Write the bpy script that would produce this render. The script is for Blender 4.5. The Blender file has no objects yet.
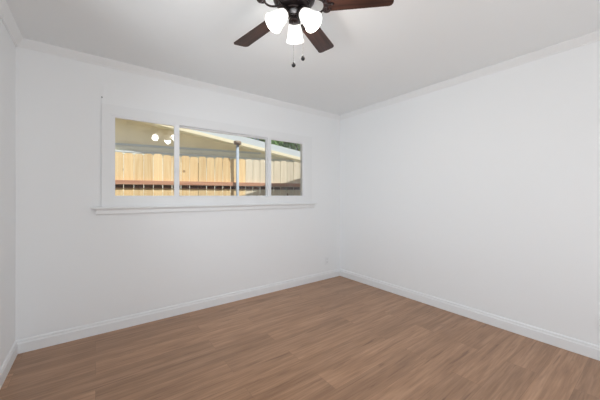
import bpy, bmesh, math, random
from mathutils import Vector, Matrix

# ------------------------------------------------------------------ camera, sky, sun, exposure
scene = bpy.context.scene
COL = scene.collection
PI = math.pi
R = math.radians
YAW = 0.63968
FPX = 274.84
EYE = 1.2246

cam_data = bpy.data.cameras.new('camera')
cam_data.sensor_width = 36.0
cam_data.lens = FPX * 36.0 / 600.0
cam_data.shift_y = -4.35 / 600.0
cam_data.clip_start = 0.02
cam = bpy.data.objects.new('camera', cam_data)
cam.location = (0, 0, EYE)
cam.rotation_euler = (PI / 2, 0, -YAW)
COL.objects.link(cam)
scene.camera = cam

SKY_STRENGTH = 0.095
SUN_STRENGTH = 3.8
SHADE_GLOW = 0.8
BULB_WATTS = 2.4
REAR_FILL_WATTS = 28.0
SIDE_FILL_WATTS = 7.6

FA = R(12.4)                                   # the fence runs at this angle to the window wall
FU = Vector((math.cos(FA), -math.sin(FA), 0))  # along the fence
FN = Vector((math.sin(FA), math.cos(FA), 0))   # away from the house
to_sun = (-FN + 0.5 * FU + Vector((0, 0, 1.5))).normalized()

world = bpy.data.worlds.new('sky')
scene.world = world
world.use_nodes = True
wn = world.node_tree.nodes
wl = world.node_tree.links
wn.clear()
w_out = wn.new('ShaderNodeOutputWorld')
w_bg = wn.new('ShaderNodeBackground')
w_sky = wn.new('ShaderNodeTexSky')
w_sky.sky_type = 'NISHITA'
w_sky.sun_disc = False
w_sky.sun_elevation = math.asin(to_sun.z)
w_sky.sun_rotation = math.atan2(to_sun.x, to_sun.y)
w_sky.dust_density = 2.5
w_sky.ozone_density = 1.0
w_mix = wn.new('ShaderNodeMixRGB')
w_mix.inputs[0].default_value = 0.45
w_mix.inputs[2].default_value = (3.2, 3.2, 3.2, 1)   # thin bright haze over the blue
wl.new(w_sky.outputs[0], w_mix.inputs[1])
wl.new(w_mix.outputs[0], w_bg.inputs[0])
w_bg.inputs[1].default_value = SKY_STRENGTH
wl.new(w_bg.outputs[0], w_out.inputs[0])

sun_data = bpy.data.lights.new('sun', 'SUN')
sun_data.energy = SUN_STRENGTH
sun_data.angle = R(0.55)
sun_data.color = (1.0, 0.95, 0.86)
sun = bpy.data.objects.new('sun', sun_data)
sun.rotation_euler = to_sun.to_track_quat('Z', 'Y').to_euler()
sun.location = (4, -4, 9)
COL.objects.link(sun)

# fill lamp added at the unseen opening behind the camera
rear_fill_data = bpy.data.lights.new('rear_fill_light', 'AREA')
rear_fill_data.shape = 'RECTANGLE'
rear_fill_data.size = 2.10
rear_fill_data.size_y = 1.10
rear_fill_data.energy = REAR_FILL_WATTS
rear_fill_data.color = (0.87, 0.94, 1.0)
rear_fill = bpy.data.objects.new('rear_fill_light', rear_fill_data)
rear_fill.location = (0.85, -1.262, 0.68)
rear_fill.rotation_euler = (PI / 2 + R(28), 0, 0)
COL.objects.link(rear_fill)
# second fill lamp, added at an unseen opening in the left wall
side_data = bpy.data.lights.new('side_fill_light', 'AREA')
side_data.shape = 'RECTANGLE'
side_data.size = 0.80
side_data.size_y = 1.20
side_data.energy = SIDE_FILL_WATTS
side_data.color = (0.84, 0.93, 1.0)
side_data.spread = R(112)
side_light = bpy.data.objects.new('side_fill_light', side_data)
side_light.location = (-0.51, 1.78, 1.45)
side_light.rotation_euler = (PI / 2, 0, -PI / 2)
COL.objects.link(side_light)

scene.view_settings.view_transform = 'Standard'
scene.view_settings.look = 'None'
scene.view_settings.gamma = 1.0
scene.view_settings.use_curve_mapping = False
scene.view_settings.exposure = 0.18


# ------------------------------------------------------------------ materials
def lin(rgb):
    o = []
    for c in rgb:
        c = c / 255.0
        o.append(c / 12.92 if c <= 0.04045 else ((c + 0.055) / 1.055) ** 2.4)
    return (o[0], o[1], o[2], 1.0)


def mat(name, rgb, rough=0.5, metal=0.0, bump=0.0, bscale=200.0, var=0.0, vscale=3.0, spec=0.5):
    m = bpy.data.materials.new(name)
    m.use_nodes = True
    n, l = m.node_tree.nodes, m.node_tree.links
    b = n['Principled BSDF']
    b.inputs['Base Color'].default_value = lin(rgb)
    b.inputs['Roughness'].default_value = rough
    b.inputs['Metallic'].default_value = metal
    b.inputs['Specular IOR Level'].default_value = spec
    tc = n.new('ShaderNodeTexCoord')
    if var > 0:
        t = n.new('ShaderNodeTexNoise')
        t.inputs['Scale'].default_value = vscale
        t.inputs['Detail'].default_value = 4
        l.new(tc.outputs['Object'], t.inputs['Vector'])
        r = n.new('ShaderNodeValToRGB')
        c = lin(rgb)
        r.color_ramp.elements[0].position = 0.3
        r.color_ramp.elements[1].position = 0.7
        r.color_ramp.elements[0].color = tuple(max(0, x * (1 - var)) for x in c[:3]) + (1,)
        r.color_ramp.elements[1].color = tuple(min(1, x * (1 + var)) for x in c[:3]) + (1,)
        l.new(t.outputs['Fac'], r.inputs['Fac'])
        l.new(r.outputs['Color'], b.inputs['Base Color'])
    if bump > 0:
        t = n.new('ShaderNodeTexNoise')
        t.inputs['Scale'].default_value = bscale
        t.inputs['Detail'].default_value = 3
        l.new(tc.outputs['Object'], t.inputs['Vector'])
        bp = n.new('ShaderNodeBump')
        bp.inputs['Strength'].default_value = bump
        bp.inputs['Distance'].default_value = 0.002
        l.new(t.outputs['Fac'], bp.inputs['Height'])
        l.new(bp.outputs['Normal'], b.inputs['Normal'])
    return m


def wood(name, dark, light, rough=0.5, axis='Z', knots=False, fine=40.0, long=1.5, spec=0.5):
    """grained wood whose grain runs along one axis of the object"""
    m = bpy.data.materials.new(name)
    m.use_nodes = True
    n, l = m.node_tree.nodes, m.node_tree.links
    b = n['Principled BSDF']
    b.inputs['Roughness'].default_value = rough
    b.inputs['Specular IOR Level'].default_value = spec
    tc = n.new('ShaderNodeTexCoord')
    mp = n.new('ShaderNodeMapping')
    s = [fine, fine, fine]
    s['XYZ'.index(axis)] = long
    mp.inputs['Scale'].default_value = s
    l.new(tc.outputs['Object'], mp.inputs['Vector'])
    oi = n.new('ShaderNodeObjectInfo')
    ad = n.new('ShaderNodeVectorMath')
    ad.operation = 'ADD'
    sc = n.new('ShaderNodeVectorMath')
    sc.operation = 'SCALE'
    sc.inputs[0].default_value = (17, 31, 7)
    l.new(oi.outputs['Random'], sc.inputs['Scale'])
    l.new(mp.outputs[0], ad.inputs[0])
    l.new(sc.outputs[0], ad.inputs[1])
    t = n.new('ShaderNodeTexNoise')
    t.inputs['Scale'].default_value = 1.0
    t.inputs['Detail'].default_value = 6
    t.inputs['Distortion'].default_value = 0.6
    l.new(ad.outputs[0], t.inputs['Vector'])
    r = n.new('ShaderNodeValToRGB')
    r.color_ramp.elements[0].position = 0.32
    r.color_ramp.elements[1].position = 0.68
    r.color_ramp.elements[0].color = lin(dark)
    r.color_ramp.elements[1].color = lin(light)
    l.new(t.outputs['Fac'], r.inputs['Fac'])
    hsv = n.new('ShaderNodeHueSaturation')
    mr = n.new('ShaderNodeMapRange')
    mr.inputs['To Min'].default_value = 0.86
    mr.inputs['To Max'].default_value = 1.08
    l.new(oi.outputs['Random'], mr.inputs['Value'])
    l.new(mr.outputs[0], hsv.inputs['Value'])
    l.new(r.outputs['Color'], hsv.inputs['Color'])
    last = hsv.outputs['Color']
    if knots:
        v = n.new('ShaderNodeTexVoronoi')
        v.inputs['Scale'].default_value = 3.2
        v.inputs['Randomness'].default_value = 1.0
        ad2 = n.new('ShaderNodeVectorMath')
        ad2.operation = 'ADD'
        l.new(tc.outputs['Object'], ad2.inputs[0])
        l.new(sc.outputs[0], ad2.inputs[1])
        l.new(ad2.outputs[0], v.inputs['Vector'])
        kr = n.new('ShaderNodeValToRGB')
        kr.color_ramp.elements[0].position = 0.07
        kr.color_ramp.elements[0].color = (1, 1, 1, 1)
        kr.color_ramp.elements[1].position = 0.13
        kr.color_ramp.elements[1].color = (0, 0, 0, 1)
        l.new(v.outputs['Distance'], kr.inputs['Fac'])
        mx = n.new('ShaderNodeMixRGB')
        mx.inputs[2].default_value = lin((128, 78, 40))
        l.new(kr.outputs['Color'], mx.inputs[0])
        l.new(last, mx.inputs[1])
        last = mx.outputs[0]
    l.new(last, b.inputs['Base Color'])
    return m


def floor_material():
    m = bpy.data.materials.new('vinyl_planks')
    m.use_nodes = True
    n, l = m.node_tree.nodes, m.node_tree.links
    b = n['Principled BSDF']
    tc = n.new('ShaderNodeTexCoord')
    br = n.new('ShaderNodeTexBrick')
    br.offset = 0.37
    br.offset_frequency = 2
    br.inputs['Color1'].default_value = (0, 0, 0, 1)
    br.inputs['Color2'].default_value = (1, 1, 1, 1)
    br.inputs['Mortar'].default_value = (0.5, 0.5, 0.5, 1)
    br.inputs['Scale'].default_value = 1.0
    br.inputs['Mortar Size'].default_value = 0.0011
    br.inputs['Mortar Smooth'].default_value = 0.3
    br.inputs['Brick Width'].default_value = 1.22
    br.inputs['Row Height'].default_value = 0.18
    l.new(tc.outputs['Object'], br.inputs['Vector'])
    off = n.new('ShaderNodeVectorMath')
    off.operation = 'SCALE'
    off.inputs['Scale'].default_value = 9.0
    l.new(br.outputs['Color'], off.inputs[0])
    ad = n.new('ShaderNodeVectorMath')
    ad.operation = 'ADD'
    l.new(tc.outputs['Object'], ad.inputs[0])
    l.new(off.outputs[0], ad.inputs[1])

    def grain(sx, sy, detail, dist):
        mp = n.new('ShaderNodeMapping')
        mp.inputs['Scale'].default_value = (sx, sy, 1)
        l.new(ad.outputs[0], mp.inputs['Vector'])
        t = n.new('ShaderNodeTexNoise')
        t.inputs['Scale'].default_value = 1.0
        t.inputs['Detail'].default_value = detail
        t.inputs['Distortion'].default_value = dist
        l.new(mp.outputs[0], t.inputs['Vector'])
        return t.outputs['Fac']
    g1 = grain(1.3, 19, 6, 0.9)      # broad cathedral grain
    g2 = grain(5.0, 90, 4, 0.4)      # fine streaks
    g3 = grain(3.2, 42, 2, 0.6)      # sparse dark flecks
    r1 = n.new('ShaderNodeValToRGB')
    e = r1.color_ramp.elements
    e[0].position = 0.2
    e[0].color = lin((149, 112, 86))
    e[1].position = 0.8
    e[1].color = lin((198, 156, 125))
    x = e.new(0.5)
    x.color = lin((176, 136, 105))
    l.new(g1, r1.inputs['Fac'])
    mx = n.new('ShaderNodeMixRGB')
    mx.blend_type = 'MULTIPLY'
    mx.inputs[0].default_value = 1.0
    r2 = n.new('ShaderNodeValToRGB')
    r2.color_ramp.elements[0].position = 0.3
    r2.color_ramp.elements[0].color = (0.78, 0.76, 0.74, 1)
    r2.color_ramp.elements[1].position = 0.6
    r2.color_ramp.elements[1].color = (1, 1, 1, 1)
    l.new(g2, r2.inputs['Fac'])
    l.new(r1.outputs[0], mx.inputs[1])
    l.new(r2.outputs[0], mx.inputs[2])
    fl = n.new('ShaderNodeMapRange')
    fl.inputs['From Min'].default_value = 0.64
    fl.inputs['From Max'].default_value = 0.74
    fl.inputs['To Max'].default_value = 0.5
    l.new(g3, fl.inputs['Value'])
    mf = n.new('ShaderNodeMixRGB')
    mf.inputs[2].default_value = lin((104, 72, 54))
    l.new(fl.outputs[0], mf.inputs[0])
    l.new(mx.outputs[0], mf.inputs[1])
    mx = mf
    hsv = n.new('ShaderNodeHueSaturation')
    mr = n.new('ShaderNodeMapRange')
    mr.inputs['To Min'].default_value = 0.9
    mr.inputs['To Max'].default_value = 1.1
    sep = n.new('ShaderNodeSeparateColor')
    l.new(br.outputs['Color'], sep.inputs[0])
    l.new(sep.outputs[0], mr.inputs['Value'])
    l.new(mr.outputs[0], hsv.inputs['Value'])
    l.new(mx.outputs[0], hsv.inputs['Color'])
    mj = n.new('ShaderNodeMixRGB')
    mj.inputs[2].default_value = lin((104, 74, 54))
    jm = n.new('ShaderNodeMath')
    jm.operation = 'MULTIPLY'
    jm.inputs[1].default_value = 0.45
    l.new(br.outputs['Fac'], jm.inputs[0])
    l.new(jm.outputs[0], mj.inputs[0])
    l.new(hsv.outputs['Color'], mj.inputs[1])
    l.new(mj.outputs[0], b.inputs['Base Color'])
    b.inputs['Roughness'].default_value = 0.36
    b.inputs['Specular IOR Level'].default_value = 0.5
    bp = n.new('ShaderNodeBump')
    bp.inputs['Strength'].default_value = 0.15
    bp.inputs['Distance'].default_value = 0.001
    l.new(g2, bp.inputs['Height'])
    l.new(bp.outputs['Normal'], b.inputs['Normal'])
    return m


def pane_material():
    m = bpy.data.materials.new('clear_glass')
    m.use_nodes = True
    n, l = m.node_tree.nodes, m.node_tree.links
    n.clear()
    o = n.new('ShaderNodeOutputMaterial')
    mx = n.new('ShaderNodeMixShader')
    fr = n.new('ShaderNodeFresnel')
    fr.inputs['IOR'].default_value = 1.5
    tr = n.new('ShaderNodeBsdfTransparent')
    tr.inputs[0].default_value = (0.97, 0.985, 0.98, 1)
    gl = n.new('ShaderNodeBsdfGlossy')
    gl.inputs['Roughness'].default_value = 0.02
    l.new(fr.outputs[0], mx.inputs[0])
    l.new(tr.outputs[0], mx.inputs[1])
    l.new(gl.outputs[0], mx.inputs[2])
    l.new(mx.outputs[0], o.inputs[0])
    return m


def glow(name, rgb, strength):
    m = bpy.data.materials.new(name)
    m.use_nodes = True
    b = m.node_tree.nodes['Principled BSDF']
    b.inputs['Base Color'].default_value = lin((240, 240, 238))
    b.inputs['Roughness'].default_value = 0.25
    b.inputs['Emission Color'].default_value = lin(rgb)
    b.inputs['Emission Strength'].default_value = strength
    return m


M = {}
M['wall'] = mat('white_wall_paint', (245, 246, 247), 0.6, bump=0.05, bscale=350)
M['ceiling'] = mat('white_ceiling_paint', (243, 245, 246), 0.85, bump=0.08, bscale=260)
M['trim'] = mat('white_gloss_trim', (241, 242, 243), 0.35)
M['vinyl'] = mat('white_vinyl', (240, 241, 243), 0.35)
M['floor'] = floor_material()
M['glass'] = pane_material()
M['plastic'] = mat('white_plastic', (243, 244, 245), 0.35)
M['slot'] = mat('dark_slot', (110, 110, 112), 0.6)
M['bronze'] = mat('oil_rubbed_bronze', (62, 54, 54), 0.35, metal=0.7, var=0.15, vscale=20)
M['steel'] = mat('pale_steel', (206, 206, 208), 0.35, metal=0.5)
M['blade'] = wood('walnut_blade', (40, 24, 20), (74, 46, 37), 0.35, 'X', fine=55, long=3)
M['blackwood'] = mat('black_fob', (24, 21, 22), 0.35)
M['chain'] = mat('chain_metal', (120, 116, 114), 0.4, metal=0.8)
M['shade'] = glow('lit_frosted_glass', (255, 252, 246), SHADE_GLOW)
M['bulb'] = glow('lit_bulb', (255, 250, 240), SHADE_GLOW * 1.5)
M['picket'] = wood('fresh_cedar', (234, 200, 150), (246, 222, 178), 0.75, 'Z', knots=True, fine=26, long=1.6, spec=0.2)
M['picket_old'] = wood('weathered_cedar', (226, 214, 192), (240, 231, 212), 0.8, 'Z', knots=True, fine=26, long=1.6, spec=0.2)
M['rail'] = wood('redwood_rail', (184, 136, 114), (204, 158, 134), 0.75, 'X', fine=30, long=1.5, spec=0.2)
M['fpost'] = wood('brown_post', (112, 78, 54), (142, 102, 72), 0.8, 'Z', fine=30, long=1.5, spec=0.2)
M['siding'] = mat('beige_lap_siding', (238, 240, 232), 0.7, var=0.05, vscale=4, spec=0.3)
M['gable'] = mat('tan_gable_board', (246, 238, 214), 0.7, var=0.06, vscale=3, spec=0.3)
M['strip'] = wood('painted_shade_strip', (74, 48, 40), (98, 66, 54), 0.8, 'X', spec=0.2)  # dark brown that imitates the shade under the fence rail
M['rake'] = mat('pale_grey_board', (205, 214, 222), 0.6)
M['cream'] = mat('cream_trim_board', (240, 232, 206), 0.6)
M['roofing'] = mat('grey_shingle', (132, 130, 128), 0.9, bump=0.3, bscale=60, var=0.2, vscale=14)
M['stucco'] = mat('house_stucco', (212, 206, 196), 0.9, bump=0.2, bscale=90)
M['ground'] = mat('dry_soil', (128, 116, 98), 0.95, bump=0.4, bscale=30, var=0.25, vscale=4)
M['concrete'] = mat('pale_concrete', (236, 232, 224), 0.9, bump=0.2, bscale=40, var=0.05, vscale=3)
M['pipe'] = mat('white_painted_pipe', (176, 190, 208), 0.45)
M['cap'] = mat('brown_cap', (158, 142, 128), 0.6)
M['leaf'] = mat('green_leaves', (156, 190, 98), 0.6, var=0.4, vscale=2.5)
M['leaf_dark'] = mat('deep_green_leaves', (116, 156, 84), 0.6, var=0.4, vscale=2.5)
M['bark'] = mat('bark', (96, 78, 62), 0.9, bump=0.5, bscale=25, var=0.2, vscale=9)
M['nail'] = mat('nail_steel', (90, 88, 86), 0.4, metal=0.8)


# ------------------------------------------------------------------ mesh helpers
def add_box(bm, lo, hi, bevel=0.0):
    r = bmesh.ops.create_cube(bm, size=1.0)
    vs = r['verts']
    for v in vs:
        v.co = Vector([lo[i] + (v.co[i] + 0.5) * (hi[i] - lo[i]) for i in range(3)])
    if bevel > 0:
        es = list({e for v in vs for e in v.link_edges})
        bmesh.ops.bevel(bm, geom=es, offset=bevel, segments=2, affect='EDGES', clamp_overlap=True)


def add_lathe(bm, prof, seg=32, mtx=None):
    """prof: list of (radius, z); a radius of 0 closes the end"""
    rings = []
    for r, z in prof:
        if r <= 1e-6:
            rings.append([bm.verts.new((0, 0, z))])
        else:
            rings.append([bm.verts.new((r * math.cos(2 * PI * k / seg), r * math.sin(2 * PI * k / seg), z)) for k in range(seg)])
    for a, b in zip(rings, rings[1:]):
        for k in range(seg):
            k2 = (k + 1) % seg
            if len(a) == 1 and len(b) == 1:
                continue
            if len(a) == 1:
                f = bm.faces.new((a[0], b[k2], b[k]))
            elif len(b) == 1:
                f = bm.faces.new((a[k], a[k2], b[0]))
            else:
                f = bm.faces.new((a[k], a[k2], b[k2], b[k]))
            f.smooth = True
    if mtx is not None:
        for ring in rings:
            for v in ring:
                v.co = mtx @ v.co


def add_tube(bm, pts, rad, seg=10):
    pts = [Vector(p) for p in pts]
    rads = rad if isinstance(rad, (list, tuple)) else [rad] * len(pts)
    rings = []
    for i, p in enumerate(pts):
        t = (pts[min(i + 1, len(pts) - 1)] - pts[max(i - 1, 0)]).normalized()
        up = Vector((0, 0, 1)) if abs(t.z) < 0.95 else Vector((1, 0, 0))
        x = t.cross(up).normalized()
        y = t.cross(x).normalized()
        rings.append([bm.verts.new(p + rads[i] * (x * math.cos(2 * PI * k / seg) + y * math.sin(2 * PI * k / seg))) for k in range(seg)])
    for a, b in zip(rings, rings[1:]):
        for k in range(seg):
            f = bm.faces.new((a[k], a[(k + 1) % seg], b[(k + 1) % seg], b[k]))
            f.smooth = True
    bm.faces.new(rings[0])
    bm.faces.new(rings[-1])


def add_prism(bm, poly, origin, ex, ey, ez, depth):
    """poly in (ex, ey), extruded along ez by depth"""
    origin, ex, ey, ez = Vector(origin), Vector(ex), Vector(ey), Vector(ez)
    a = [bm.verts.new(origin + ex * p[0] + ey * p[1]) for p in poly]
    b = [bm.verts.new(origin + ex * p[0] + ey * p[1] + ez * depth) for p in poly]
    bm.faces.new(a)
    bm.faces.new(list(reversed(b)))
    k = len(poly)
    for i in range(k):
        bm.faces.new((a[i], a[(i + 1) % k], b[(i + 1) % k], b[i]))


def obj(name, bm, material, parent=None):
    bmesh.ops.recalc_face_normals(bm, faces=bm.faces[:])
    me = bpy.data.meshes.new(name)
    bm.to_mesh(me)
    bm.free()
    me.materials.append(material)
    o = bpy.data.objects.new(name, me)
    COL.objects.link(o)
    if parent is not None:
        o.parent = parent
    return o


def tag(o, label, cat, group=None, kind=None):
    o['label'] = label
    o['category'] = cat
    if group:
        o['group'] = group
    if kind:
        o['kind'] = kind
    return o


def thing(name, label, cat, loc=(0, 0, 0), rotz=0.0, group=None, kind=None):
    o = bpy.data.objects.new(name, None)
    o.empty_display_size = 0.1
    o.location = loc
    o.rotation_euler = (0, 0, rotz)
    COL.objects.link(o)
    return tag(o, label, cat, group, kind)


def boxes(*bs, bevel=0.0):
    bm = bmesh.new()
    for lo, hi in bs:
        add_box(bm, lo, hi, bevel)
    return bm


# ------------------------------------------------------------------ room shell
XL, XR, YB, YF, ZC = -0.4966, 3.0126, 3.0200, -1.25, 2.44
WT = 0.14
# window opening in the back wall
OX0, OX1, OZ0, OZ1 = 0.105, 2.315, 1.205, 1.965
# added opening in the wall behind the camera, home of the fill lamp
FX0, FX1, FZ0, FZ1 = -0.25, 1.95, 0.06, 2.12
# added window in the left wall, unseen, home of the side fill lamp
LY0, LY1, LZ0 = 1.30, 2.40, 0.75

S = 'structure'
tag(obj('floor', boxes(((XL - WT, YF - WT, -0.12), (XR + WT, YB + WT, 0))), M['floor']),
    'warm brown wood plank floor running parallel to the window wall', 'floor', kind=S)
tag(obj('ceiling', boxes(((XL - WT, YF - WT, ZC), (XR + WT, YB + WT, ZC + 0.12))), M['ceiling']),
    'flat white ceiling above the fan', 'ceiling', kind=S)
tag(obj('wall_back', boxes(
    ((XL - WT, YB, 0), (OX0, YB + 0.07, ZC)), ((OX1, YB, 0), (XR + WT, YB + 0.07, ZC)),
    ((OX0, YB, 0), (OX1, YB + 0.07, OZ0)), ((OX0, YB, OZ1), (OX1, YB + 0.07, ZC))), M['wall']),
    'white painted wall that holds the long window', 'wall', kind=S)
tag(obj('wall_right', boxes(((XR, YF - WT, 0), (XR + WT, YB, ZC))), M['wall']),
    'bare white painted wall on the right', 'wall', kind=S)
tag(obj('wall_left', boxes(((XL - WT, YF - WT, 0), (XL, LY0, ZC)), ((XL - WT, LY1, 0), (XL, YB, ZC)),
    ((XL - WT, LY0, 0), (XL, LY1, LZ0)), ((XL - WT, LY0, FZ1), (XL, LY1, ZC))), M['wall']),
    'white painted wall at the left edge of the photo', 'wall', kind=S)
tag(obj('wall_front', boxes(
    ((XL, YF - WT, 0), (FX0, YF, ZC)), ((FX1, YF - WT, 0), (XR, YF, ZC)),
    ((FX0, YF - WT, 0), (FX1, YF, FZ0)), ((FX0, YF - WT, FZ1), (FX1, YF, ZC))), M['wall']),
    'white painted wall behind the camera', 'wall', kind=S)

# baseboards: a flat board with a stepped, rounded cap; poly in (out from wall, up)
BASE = [(0, 0), (0.014, 0), (0.014, 0.074), (0.0115, 0.080), (0.0095, 0.084), (0.0095, 0.094), (0.006, 0.102), (0, 0.105)]
CROWN = [(0, 0), (0, -0.060), (0.008, -0.060), (0.010, -0.052), (0.020, -0.042), (0.034, -0.026), (0.044, -0.014), (0.048, -0.008), (0.048, 0)]
for nm, prof, z, what in (('baseboard', BASE, 0, 'baseboard'), ('trim', CROWN, ZC, 'crown moulding')):
    runs = {
        'back': ((XL, YB, z), (0, -1, 0), (1, 0, 0), XR - XL, 'along the window wall'),
        'right': ((XR, YF, z), (-1, 0, 0), (0, 1, 0), YB - YF, 'along the bare wall on the right'),
        'left': ((XL, YF, z), (1, 0, 0), (0, 1, 0), YB - YF, 'along the wall at the left edge'),
        'front': ((XL, YF, z), (0, 1, 0), (1, 0, 0), XR - XL, 'along the wall behind the camera'),
    }
    for k, (side, (o_, ex, ez, ln, where)) in enumerate(runs.items()):
        bm = bmesh.new()
        add_prism(bm, prof, o_, ex, (0, 0, 1), ez, ln)
        name = 'baseboard_' + side if nm == 'baseboard' else 'trim_%d' % (k + 1)
        tag(obj(name, bm, M['trim']), 'white %s %s' % (what, where), what, kind=S)

# ------------------------------------------------------------------ the long sliding window
win = thing('window_1', 'long white three-light sliding window looking out on the wooden fence', 'window',
            ((OX0 + OX1) / 2, YB, OZ0), kind=S)
WI = Matrix.Translation(-Vector(win.location))


def wobj(name, bm, m, parent=win):
    if parent is win:
        bmesh.ops.transform(bm, matrix=WI, verts=bm.verts[:])
        return obj(name, bm, m, parent)
    bmesh.ops.transform(bm, matrix=WI, verts=bm.verts[:])
    return obj(name, bm, m, parent)


CY = YB - 0.015
CX0, CX1, CZ0, CZ1 = 0.0425, 2.446, 1.125, 2.046
wobj('casing', boxes(
    ((CX0, CY, CZ0), (OX0, YB, CZ1)), ((OX1, CY, CZ0), (CX1, YB, CZ1)),
    ((OX0, CY, OZ1), (OX1, YB, CZ1)), ((OX0, CY, CZ0), (OX1, YB, OZ0))), M['trim'])
GX0, GX1, GZ0, GZ1 = 0.1437, 2.287, 1.2250, 1.937
FY0, FY1, GY = YB - 0.012, YB + 0.058, YB + 0.014
wobj('window_frame', boxes(
    ((OX0, FY0, OZ0), (OX0 + 0.018, FY1, OZ1)), ((OX1 - 0.018, FY0, OZ0), (OX1, FY1, OZ1)),
    ((OX0 + 0.018, FY0, OZ1 - 0.014), (OX1 - 0.018, FY1, OZ1)), ((OX0 + 0.018, FY0, OZ0), (OX1 - 0.018, FY1, OZ0 + 0.010))), M['vinyl'])
M1A, M1B, M2A, M2B = 0.645, 0.694, 1.732, 1.788


def sash(x0, x1, gx0, gx1, y0, y1, label):
    s = wobj('sash', boxes(
        ((x0, y0, OZ0 + 0.010), (gx0, y1, OZ1 - 0.014)), ((gx1, y0, OZ0 + 0.010), (x1, y1, OZ1 - 0.014)),
        ((gx0, y0, OZ0 + 0.010), (gx1, y1, GZ0)), ((gx0, y0, GZ1), (gx1, y1, OZ1 - 0.014))), M['vinyl'])
    s['label'] = label
    ym = (y0 + y1) / 2
    wobj('pane', boxes(((gx0 - 0.003, ym - 0.002, GZ0 - 0.003), (gx1 + 0.003, ym + 0.002, GZ1 + 0.003))), M['glass'], s)
    return s


s1 = sash(OX0 + 0.018, M1B, GX0, M1A, FY0 + 0.006, FY0 + 0.034, 'narrow sliding sash on the left')
s2 = sash(M1A + 0.01, M2B - 0.03, M1B, M2A, FY0 + 0.036, FY0 + 0.062, 'wide fixed middle sash')
s3 = sash(M2A + 0.006, OX1 - 0.018, M2B, GX1, FY0 + 0.006, FY0 + 0.034, 'narrow sliding sash on the right')
bm = boxes(((M1A + 0.012, FY0 - 0.006, 1.44), (M1A + 0.030, FY0 + 0.006, 1.50)), bevel=0.002)
wobj('latch', bm, M['vinyl'], s1)
bm = boxes(((M2A + 0.018, FY0 - 0.006, 1.44), (M2A + 0.036, FY0 + 0.006, 1.50)), bevel=0.002)
wobj('latch', bm, M['vinyl'], s3)
# stool and apron below the casing
bm = bmesh.new()
add_prism(bm, [(0, 0), (0.040, 0), (0.046, 0.004), (0.046, 0.012), (0.040, 0.018), (0, 0.018)], (-0.030, YB, 1.107), (0, -1, 0), (0, 0, 1), (1, 0, 0), 2.550)
wobj('window_stool', bm, M['trim'])
bm = bmesh.new()
add_prism(bm, [(0, 0), (0.016, 0), (0.020, 0.008), (0.022, 0.036), (0.032, 0.052), (0, 0.052)], (0.002, YB, 1.055), (0, -1, 0), (0, 0, 1), (1, 0, 0), 2.486)
wobj('window_apron', bm, M['trim'])

# unseen openings added to house the two fill lamps
w2 = thing('added_window_2', 'wide white framed opening added behind the camera for fill light', 'window', ((FX0 + FX1) / 2, YF, FZ0), kind=S)
W2 = Matrix.Translation(-Vector(w2.location))
xm = (FX0 + FX1) / 2
bm = boxes(((FX0, YF - 0.09, FZ0), (FX0 + 0.04, YF - 0.03, FZ1)), ((FX1 - 0.04, YF - 0.09, FZ0), (FX1, YF - 0.03, FZ1)),
           ((FX0, YF - 0.09, FZ0), (FX1, YF - 0.03, FZ0 + 0.04)), ((FX0, YF - 0.09, FZ1 - 0.04), (FX1, YF - 0.03, FZ1)),
           ((xm - 0.025, YF - 0.085, FZ0 + 0.04), (xm + 0.025, YF - 0.035, FZ1 - 0.04)))
bmesh.ops.transform(bm, matrix=W2, verts=bm.verts[:])
obj('window_frame', bm, M['vinyl'], w2)
w3 = thing('added_window_3', 'white framed window added in the left wall for fill light', 'window', (XL, (LY0 + LY1) / 2, LZ0), kind=S)
W3 = Matrix.Translation(-Vector(w3.location))
bm = boxes(((XL - 0.09, LY0, LZ0), (XL - 0.03, LY0 + 0.04, FZ1)), ((XL - 0.09, LY1 - 0.04, LZ0), (XL - 0.03, LY1, FZ1)),
           ((XL - 0.09, LY0, LZ0), (XL - 0.03, LY1, LZ0 + 0.04)), ((XL - 0.09, LY0, FZ1 - 0.04), (XL - 0.03, LY1, FZ1)))
bmesh.ops.transform(bm, matrix=W3, verts=bm.verts[:])
obj('window_frame', bm, M['vinyl'], w3)
bm = boxes(((XL - 0.062, LY0 + 0.035, LZ0 + 0.035), (XL - 0.058, LY1 - 0.035, FZ1 - 0.035)))
bmesh.ops.transform(bm, matrix=W3, verts=bm.verts[:])
obj('pane', bm, M['glass'], w3)

# ------------------------------------------------------------------ outdoors: ground, roof over the room, fence, neighbour
tag(obj('ground', boxes(((-25, -22, -0.30), (30, 34, -0.125))), M['ground']),
    'dry bare ground outside the window', 'ground', kind=S)
bm = bmesh.new()
add_prism(bm, [(-9, 0.25), (9, 0.25), (9, 1.95), (-9, 1.95)], Vector((0.65, 5.15, -0.1249)), FU, FN, (0, 0, 1), 0.03)  # pale slab added out of view to bounce light onto the siding
tag(obj('bounce_slab', bm, M['concrete']), 'pale concrete slab added behind the fence to bounce light onto the house', 'ground', kind=S)
bm = boxes(((XL - 0.9, YF - 1.15, ZC + 0.13), (2.50, YB + 0.40, ZC + 0.25)))  # rear eave made deep to block sun from the opening behind
add_box(bm, (2.50, YF - 1.15, ZC + 0.13), (7.5, 3.75, ZC + 0.25))  # unseen extension added to cast shade on the fence's lower right
tag(obj('roof', bm, M['roofing']), 'roof over the room with an eave above the window, extended at right to shade the fence', 'roof', kind=S)

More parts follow.
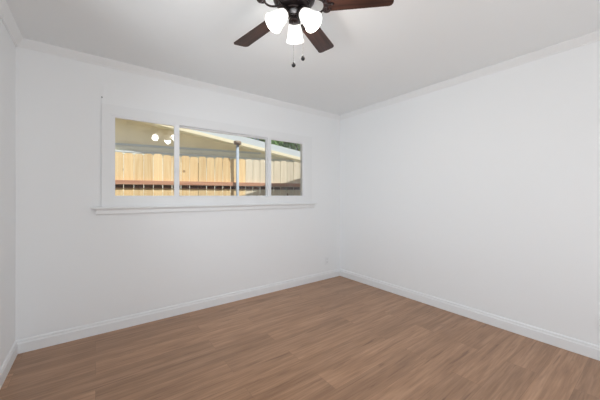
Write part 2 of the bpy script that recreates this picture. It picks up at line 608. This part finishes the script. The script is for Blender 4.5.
# board fence
FP = Vector((0.65, 5.15, 0)) 
FZB = -0.12
fence = thing('board_fence', 'sunlit dog-eared wooden board fence behind the window glass', 'fence', (FP.x, FP.y, FZB), -FA)
rnd = random.Random(4)
u = -2.4
PW = 0.1405
top = 1.915
while u < 4.6:
    h = top - FZB + rnd.uniform(-0.010, 0.010)
    w = PW - 0.008
    ear = 0.024
    bm = bmesh.new()
    tilt = rnd.uniform(-0.002, 0.002)
    add_prism(bm, [(0, 0), (w, 0), (w + tilt, h - ear), (w - ear + tilt, h), (ear + tilt, h), (tilt, h - ear)],
              (0, 0.0 + rnd.uniform(0, 0.003), 0), (1, 0, 0), (0, 0, 1), (0, 1, 0), 0.018)
    old = u > 1.55
    p = obj('picket', bm, M['picket_old' if old else 'picket'], fence)
    if old:
        p['label'] = 'paler weathered picket'
    p.location = (u, 0, 0)
    u += PW
for zc in (0.40, 1.435):
    bm = boxes(((-2.4, -0.052, zc - 0.030 - FZB), (4.6, -0.001, zc + 0.036 - FZB)), bevel=0.003)
    obj('rail', bm, M['rail'], fence)
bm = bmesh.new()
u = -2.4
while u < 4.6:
    add_box(bm, (u + 0.002, -0.018, 1.345 - FZB), (u + PW - 0.014, -0.0005, 1.398 - FZB))  # dark pieces put in for the shade under the rail
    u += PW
o = obj('shade_strip', bm, M['strip'], fence)
o['label'] = 'dark brown strip standing in for the shade below the upper rail'
for up in (-1.6, 0.85, 3.3):
    bm = boxes(((up - 0.045, 0.023, 0), (up + 0.045, 0.113, 1.80 - FZB)), bevel=0.003)
    obj('fence_post', bm, M['fpost'], fence)

# slim white pipe with a flat brown cap in front of the fence
pp = Vector((2.078, 4.70, 0))
pipe = thing('vent_pipe', 'slim white pipe with a flat brown cap standing in front of the fence', 'pipe', (pp.x, pp.y, -0.125))
bm = bmesh.new()
add_lathe(bm, [(0, 0), (0.026, 0), (0.026, 2.275), (0, 2.275)], 24)
obj('pipe_body', bm, M['pipe'], pipe)
bm = bmesh.new()
add_lathe(bm, [(0, 2.275), (0.045, 2.275), (0.068, 2.288), (0.070, 2.328), (0.060, 2.342), (0, 2.345)], 24)
obj('pipe_cap', bm, M['cap'], pipe)
bm = bmesh.new()
add_lathe(bm, [(0.0262, 1.20), (0.033, 1.20), (0.033, 1.28), (0.0262, 1.28)], 24)
obj('pipe_coupling', bm, M['pipe'], pipe)

# neighbouring house, gable end towards us
HP = FP + FN * 2.0
house = thing('neighbor_house', 'beige lap-sided house with a pale sloping roof edge rising above the fence', 'house', (HP.x, HP.y, -0.125), -FA)
GB = 0.125
SL = -0.172


def rz(u_, z0=2.905):      # underside of the rake board at this distance along the gable
    return z0 + SL * (u_ + 0.12) + GB


OV = 0.45
U0, U1 = -5.5, 7.0
bm = bmesh.new()
lap = 0.115
ZG = 2.44 + GB
z = ZG - 20 * lap
prof = [(0.12, z)]
for k in range(20):
    prof.append((-0.026, z))
    prof.append((0.0, z + lap - 0.001))
    z += lap
prof += [(0.12, z)]
add_prism(bm, prof, (U0, OV, 0), (0, 1, 0), (0, 0, 1), (1, 0, 0), U1 - U0)
bmesh.ops.bisect_plane(bm, geom=bm.verts[:] + bm.edges[:] + bm.faces[:], plane_co=(0, 0, rz(0) + 0.03), plane_no=(-SL, 0, 1), clear_outer=True)
obj('lap_siding', bm, M['siding'], house)
bm = bmesh.new()
ug = (ZG - rz(0) - 0.03) / SL
add_prism(bm, [(U0, ZG), (ug, ZG), (U0, rz(U0) + 0.03)], (0, OV - 0.012, 0), (1, 0, 0), (0, 0, 1), (0, 1, 0), 0.05)
o = obj('gable_panel', bm, M['gable'], house)
o['label'] = 'tan gable panel under the roof edge'
for z0, z1, pr in ((2.405, 2.455, 0.034), (2.250, 2.285, 0.032)):
    uu = min(U1, (z1 + GB - rz(0) - 0.03) / SL)
    obj('band_board', boxes(((U0, OV - pr, z0 + GB), (uu, OV + 0.01, z1 + GB))), M['rake'], house)
bm = bmesh.new()
add_prism(bm, [(U0, rz(U0) + 0.03), (U1, rz(U1) + 0.03), (U1, rz(U1) + 0.05), (U0, rz(U0) + 0.05)], (0, 0.03, 0), (1, 0, 0), (0, 0, 1), (0, 1, 0), OV + 0.02)
obj('soffit', bm, M['cream'], house)
bm = bmesh.new()
add_prism(bm, [(U0, rz(U0) + 0.055), (U1, rz(U1) + 0.055), (U1, rz(U1) + 0.245), (U0, rz(U0) + 0.245)], (0, 0, 0), (1, 0, 0), (0, 0, 1), (0, 1, 0), 0.03)
obj('rake_board', bm, M['rake'], house)
bm = bmesh.new()
add_prism(bm, [(U0, rz(U0)), (U1, rz(U1)), (U1, rz(U1) + 0.075), (U0, rz(U0) + 0.075)], (0, -0.012, 0), (1, 0, 0), (0, 0, 1), (0, 1, 0), 0.042)
obj('trim_strip', bm, M['cream'], house)
bm = bmesh.new()
add_prism(bm, [(U0, rz(U0) + 0.05), (U1, rz(U1) + 0.05), (U1, rz(U1) + 0.24), (U0, rz(U0) + 0.24)], (0, 0.031, 0), (1, 0, 0), (0, 0, 1), (0, 1, 0), 3.6)
obj('roof', bm, M['roofing'], house)
bm = boxes(((U0 + 0.3, OV + 0.121, 0), (U1 - 0.3, 3.4, 1.5)))
obj('house_body', bm, M['stucco'], house)


# leafy trees beyond the neighbour's roof
def tree(loc, crown_z, rad, seed, leafm, label):
    rn = random.Random(seed)
    t = thing('leafy_tree', label, 'tree', loc, 0, 'trees beyond the roof')
    bm = bmesh.new()
    cz = crown_z + 0.125
    add_tube(bm, [(0, 0, 0), (0.05, 0.03, cz * 0.4), (0.0, 0.0, cz)], [0.16, 0.12, 0.05], 10)
    for k in range(7):
        a = k * 2.4
        add_tube(bm, [(0.02, 0.01, cz * (0.5 + 0.05 * k)), (rad * 0.4 * math.cos(a), rad * 0.4 * math.sin(a), cz * 0.8 + 0.1 * k),
                      (rad * 0.8 * math.cos(a), rad * 0.8 * math.sin(a), cz + rad * 0.2)], [0.05, 0.03, 0.012], 6)
    obj('trunk', bm, M['bark'], t)
    bm = bmesh.new()
    clumps = []
    for k in range(46):
        v = Vector((rn.gauss(0, 1), rn.gauss(0, 1), rn.gauss(0, 1))).normalized() * rad * rn.uniform(0.35, 1.0)
        clumps.append((Vector((v.x, v.y, v.z * 0.85 + cz)), rad * rn.uniform(0.16, 0.30)))
    for c, r_ in clumps:
        for q in range(110):
            d = Vector((rn.gauss(0, 1), rn.gauss(0, 1), rn.gauss(0, 1))).normalized()
            p = c + d * r_ * rn.uniform(0.5, 1.05)
            nrm = (d + Vector((rn.uniform(-1, 1), rn.uniform(-1, 1), rn.uniform(-0.4, 1)))).normalized()
            x = nrm.orthogonal().normalized()
            y = nrm.cross(x)
            s = rn.uniform(0.035, 0.065)
            vs = [bm.verts.new(p + x * (s * 1.6 * a_) + y * (s * b_) + nrm * (0.3 * s * (abs(a_) - 0.5))) for a_, b_ in ((-1, 0), (-0.2, -0.7), (1, 0), (-0.2, 0.7))]
            bm.faces.new(vs)
    obj('foliage', bm, leafm, t)
    return t


def ray(px, d):
    q = (px - 300) / FPX
    s_, c_ = math.sin(YAW), math.cos(YAW)
    return Vector(((s_ + q * c_) * d, (c_ - q * s_) * d, -0.125))


tree(ray(272, 16.0), 4.55, 1.35, 3, M['leaf_dark'], 'dark green leafy tree above the low end of the neighbouring roof')
tree(ray(304, 19.5), 5.1, 1.65, 8, M['leaf'], 'brighter green leafy tree at the right end of the window view')

# ------------------------------------------------------------------ ceiling fan
FCX, FCY = ray(294.0, 1.55).x, ray(294.0, 1.55).y
fan = thing('ceiling_fan', 'dark bronze ceiling fan with walnut blades and three lit white shades', 'ceiling fan', (FCX, FCY, ZC), -YAW)
# local z = 0 at the ceiling; local x = to the right of the photo, local y = away from it
bm = bmesh.new()
add_lathe(bm, [(0, 0), (0.075, 0), (0.080, -0.012), (0.074, -0.034), (0.070, -0.040), (0.098, -0.052), (0.118, -0.070), (0.122, -0.096),
               (0.116, -0.116), (0.098, -0.132), (0.070, -0.140), (0, -0.140)], 48)
obj('motor_housing', bm, M['bronze'], fan)
BZ = -0.152
bm = bmesh.new()
add_lathe(bm, [(0, -0.1401), (0.085, -0.1401), (0.090, -0.146), (0.090, -0.158), (0.080, -0.164), (0.050, -0.168), (0, -0.168)], 48)
obj('flywheel', bm, M['bronze'], fan)


def blade_outline(x0, x1, w0, w1):
    pts = []
    rc = 0.022
    pts += [(x0, -w0 / 2 + 0.012), (x0 + 0.012, -w0 / 2)]
    for k in range(7):
        a = -PI / 2 + k / 6 * PI / 2
        pts.append((x1 - rc + rc * math.cos(a), -w1 / 2 + rc + rc * math.sin(a)))
    for k in range(7):
        a = k / 6 * PI / 2
        pts.append((x1 - rc + rc * math.cos(a), w1 / 2 - rc + rc * math.sin(a)))
    pts += [(x0 + 0.012, w0 / 2), (x0, w0 / 2 - 0.012)]
    return pts


PITCH = R(-11)
for ang in (-9.5, 64.5, 135.5, 207, 279):
    bm = bmesh.new()
    add_prism(bm, blade_outline(0.165, 0.545, 0.100, 0.120), (0, 0, -0.003), (1, 0, 0), (0, 1, 0), (0, 0, 1), 0.006)
    bl = obj('blade', bm, M['blade'], fan)
    bl.location = (0, 0, BZ)
    droop = R({64.5: -2.0, 135.5: 0.8}.get(ang, 0.0))
    bl.rotation_euler = (Matrix.Rotation(R(ang), 3, 'Z') @ Matrix.Rotation(droop, 3, 'Y') @ Matrix.Rotation(PITCH, 3, 'X')).to_euler()
    # scrolled bracket: two curved arms and a pad under the blade root
    bm = bmesh.new()
    for sgn in (-1, 1):
        pts = []
        for k in range(15):
            t = k / 14
            pts.append((0.078 + 0.10 * t, sgn * (0.012 + 0.036 * math.sin(PI * t)), -0.010 - 0.002 * math.sin(PI * t)))
        add_tube(bm, pts, 0.0055, 8)
        pts = []
        for k in range(15):
            a = k / 14 * 1.7 * PI
            rr = 0.023 - 0.011 * k / 14
            pts.append((0.180 + rr * math.cos(a), sgn * (0.027 + rr * math.sin(a)), -0.010))
        add_tube(bm, pts, 0.0055, 8)
    add_prism(bm, [(0.176, -0.010), (0.215, -0.006), (0.225, 0), (0.215, 0.006), (0.176, 0.010)], (0, 0, -0.012), (1, 0, 0), (0, 1, 0), (0, 0, 1), 0.0085)
    for px_, py_ in ((0.182, 0.034), (0.182, -0.034), (0.214, 0)):
        add_lathe(bm, [(0, -0.0145), (0.005, -0.0135), (0.006, -0.0035), (0, -0.0035)], 12, Matrix.Translation((px_, py_, 0)))
    obj('blade_bracket', bm, M['bronze'], bl)

# light kit: neck, cup, three arms with holders, shades and bulbs
bm = bmesh.new()
add_lathe(bm, [(0, -0.164), (0.046, -0.164), (0.050, -0.172), (0.040, -0.178), (0.0300, -0.1785), (0.0300, -0.206), (0.014, -0.208), (0.012, -0.213),
               (0.018, -0.216), (0.019, -0.221), (0.027, -0.224), (0.030, -0.229), (0.030, -0.235), (0.025, -0.239), (0.010, -0.242), (0, -0.243)], 40)
obj('light_kit', bm, M['bronze'], fan)
bm = bmesh.new()
add_lathe(bm, [(0.0305, -0.1785), (0.034, -0.1785), (0.036, -0.186), (0.034, -0.198), (0.028, -0.206), (0.0235, -0.207)], 40)
o = obj('collar', bm, M['steel'], fan)
o['label'] = 'pale steel collar of the light kit'
TILT = R(47)
for ang in (88, 208, 328):
    rot = Matrix.Rotation(R(ang), 4, 'Z')
    neck = Vector((0.048, 0, -0.190 if ang == 88 else -0.194))
    # axis points outwards and down
    A = rot @ Matrix.Translation(neck) @ Matrix.Rotation(-(TILT if ang == 88 else R(42)), 4, 'Y') @ Matrix.Rotation(PI, 4, 'X')   # local +z = along the shade
    bm = bmesh.new()
    add_tube(bm, [rot @ Vector((0.028, 0, -0.186)), rot @ Vector((0.038, 0, -0.185)), rot @ Vector((0.048, 0, -0.190))], 0.011, 10)
    add_lathe(bm, [(0, -0.012), (0.018, -0.012), (0.030, -0.002), (0.034, 0.014), (0.034, 0.020), (0, 0.020)], 32, A)
    h = obj('shade_holder', bm, M['bronze'], fan)
    bm = bmesh.new()
    outer = [(0.030, 0.0202), (0.034, 0.030), (0.039, 0.046), (0.042, 0.066), (0.046, 0.088), (0.051, 0.108), (0.055, 0.118)]
    inner = [(r_ - 0.003, z_) for r_, z_ in reversed(outer)]
    add_lathe(bm, outer + inner, 40, A)
    sh = obj('lamp_shade', bm, M['shade'], fan)
    bm = bmesh.new()
    add_lathe(bm, [(0, 0.0203), (0.012, 0.0203), (0.013, 0.045), (0.021, 0.058), (0.025, 0.072), (0.022, 0.086), (0.011, 0.095), (0, 0.098)], 24, A)
    obj('bulb', bm, M['bulb'], sh)
    ld = bpy.data.lights.new('fan_bulb_light', 'POINT')
    ld.energy = BULB_WATTS
    ld.color = (1.0, 0.965, 0.92)
    ld.shadow_soft_size = 0.045
    lo = bpy.data.objects.new('fan_bulb_light', ld)
    lo.parent = fan
    lo.location = A @ Vector((0, 0, 0.165))
    COL.objects.link(lo)

# pull chains
for (cx, cy, z0, z1, lab) in ((-0.002, -0.012, -0.236, -0.472, 'longer pull chain'), (0.050, -0.030, -0.180, -0.444, 'shorter pull chain')):
    bm = bmesh.new()
    if cx > 0.01:
        add_tube(bm, [(0.028, -0.018, -0.185), (0.042, -0.026, -0.185), (cx, cy, -0.192)], 0.0025, 8)
    n_ = int((z0 - z1) / 0.005)
    for k in range(n_):
        zc = z0 - k * 0.005
        add_lathe(bm, [(0, zc + 0.0022), (0.0012, zc + 0.001), (0.0012, zc - 0.0014), (0.0006, zc - 0.0028)], 6, Matrix.Translation((cx, cy, 0)))
    ch = obj('pull_chain', bm, M['chain'], fan)
    ch['label'] = lab
    bm = bmesh.new()
    add_lathe(bm, [(0, 0.0), (0.004, -0.001), (0.008, -0.006), (0.0115, -0.014), (0.0115, -0.020), (0.008, -0.026), (0.003, -0.029), (0, -0.0295)], 20,
              Matrix.Translation((cx, cy, z1 + 0.004)))
    obj('pull_fob', bm, M['blackwood'], ch)


# ------------------------------------------------------------------ wall outlets and the nail
def outlet(loc, rotz, label):
    t = thing('wall_outlet', label, 'outlet', loc, rotz, 'white outlets low on the walls')
    # local y points out of the wall
    bm = boxes(((-0.035, 0.0, -0.0575), (0.035, 0.004, 0.0575)), bevel=0.0018)
    obj('cover_plate', bm, M['plastic'], t)
    for zc in (-0.022, 0.022):
        bm = bmesh.new()
        pts = [(0.017 * math.cos(a), max(-0.0125, min(0.0125, 0.017 * math.sin(a)))) for a in [2 * PI * k / 28 for k in range(28)]]
        add_prism(bm, pts, (0, 0.0041, zc), (1, 0, 0), (0, 0, 1), (0, 1, 0), 0.002)
        sk = obj('socket', bm, M['plastic'], t)
        bm = boxes(((-0.0085, 0.0062, zc - 0.002), (-0.0065, 0.0065, zc + 0.007)), ((0.0065, 0.0062, zc - 0.002), (0.0085, 0.0065, zc + 0.006)),
                   ((-0.002, 0.0062, zc - 0.010), (0.002, 0.0065, zc - 0.006)))
        obj('socket_slots', bm, M['slot'], sk)
    bm = bmesh.new()
    add_lathe(bm, [(0, 0.0042), (0.003, 0.0042), (0.0025, 0.0052), (0, 0.0055)], 12, Matrix.Rotation(-PI / 2, 4, 'X'))
    obj('plate_screw', bm, M['plastic'], t)
    return t


outlet((2.741, YB, 0.268), PI, 'white wall outlet low on the window wall near the corner')
outlet((XR, 0.300, 0.280), PI / 2, 'white wall outlet low on the bare wall, cut by the right edge of the photo')
bm = bmesh.new()
add_lathe(bm, [(0, 0.0), (0.0016, 0.0), (0.0016, 0.003), (0.005, 0.003), (0.005, 0.0045), (0, 0.005)], 12, Matrix.Translation((0.046, YB, 2.102)) @ Matrix.Rotation(PI / 2, 4, 'X'))
tag(obj('nail', bm, M['nail']), 'small nail in the wall just above the top left corner of the window casing', 'nail')
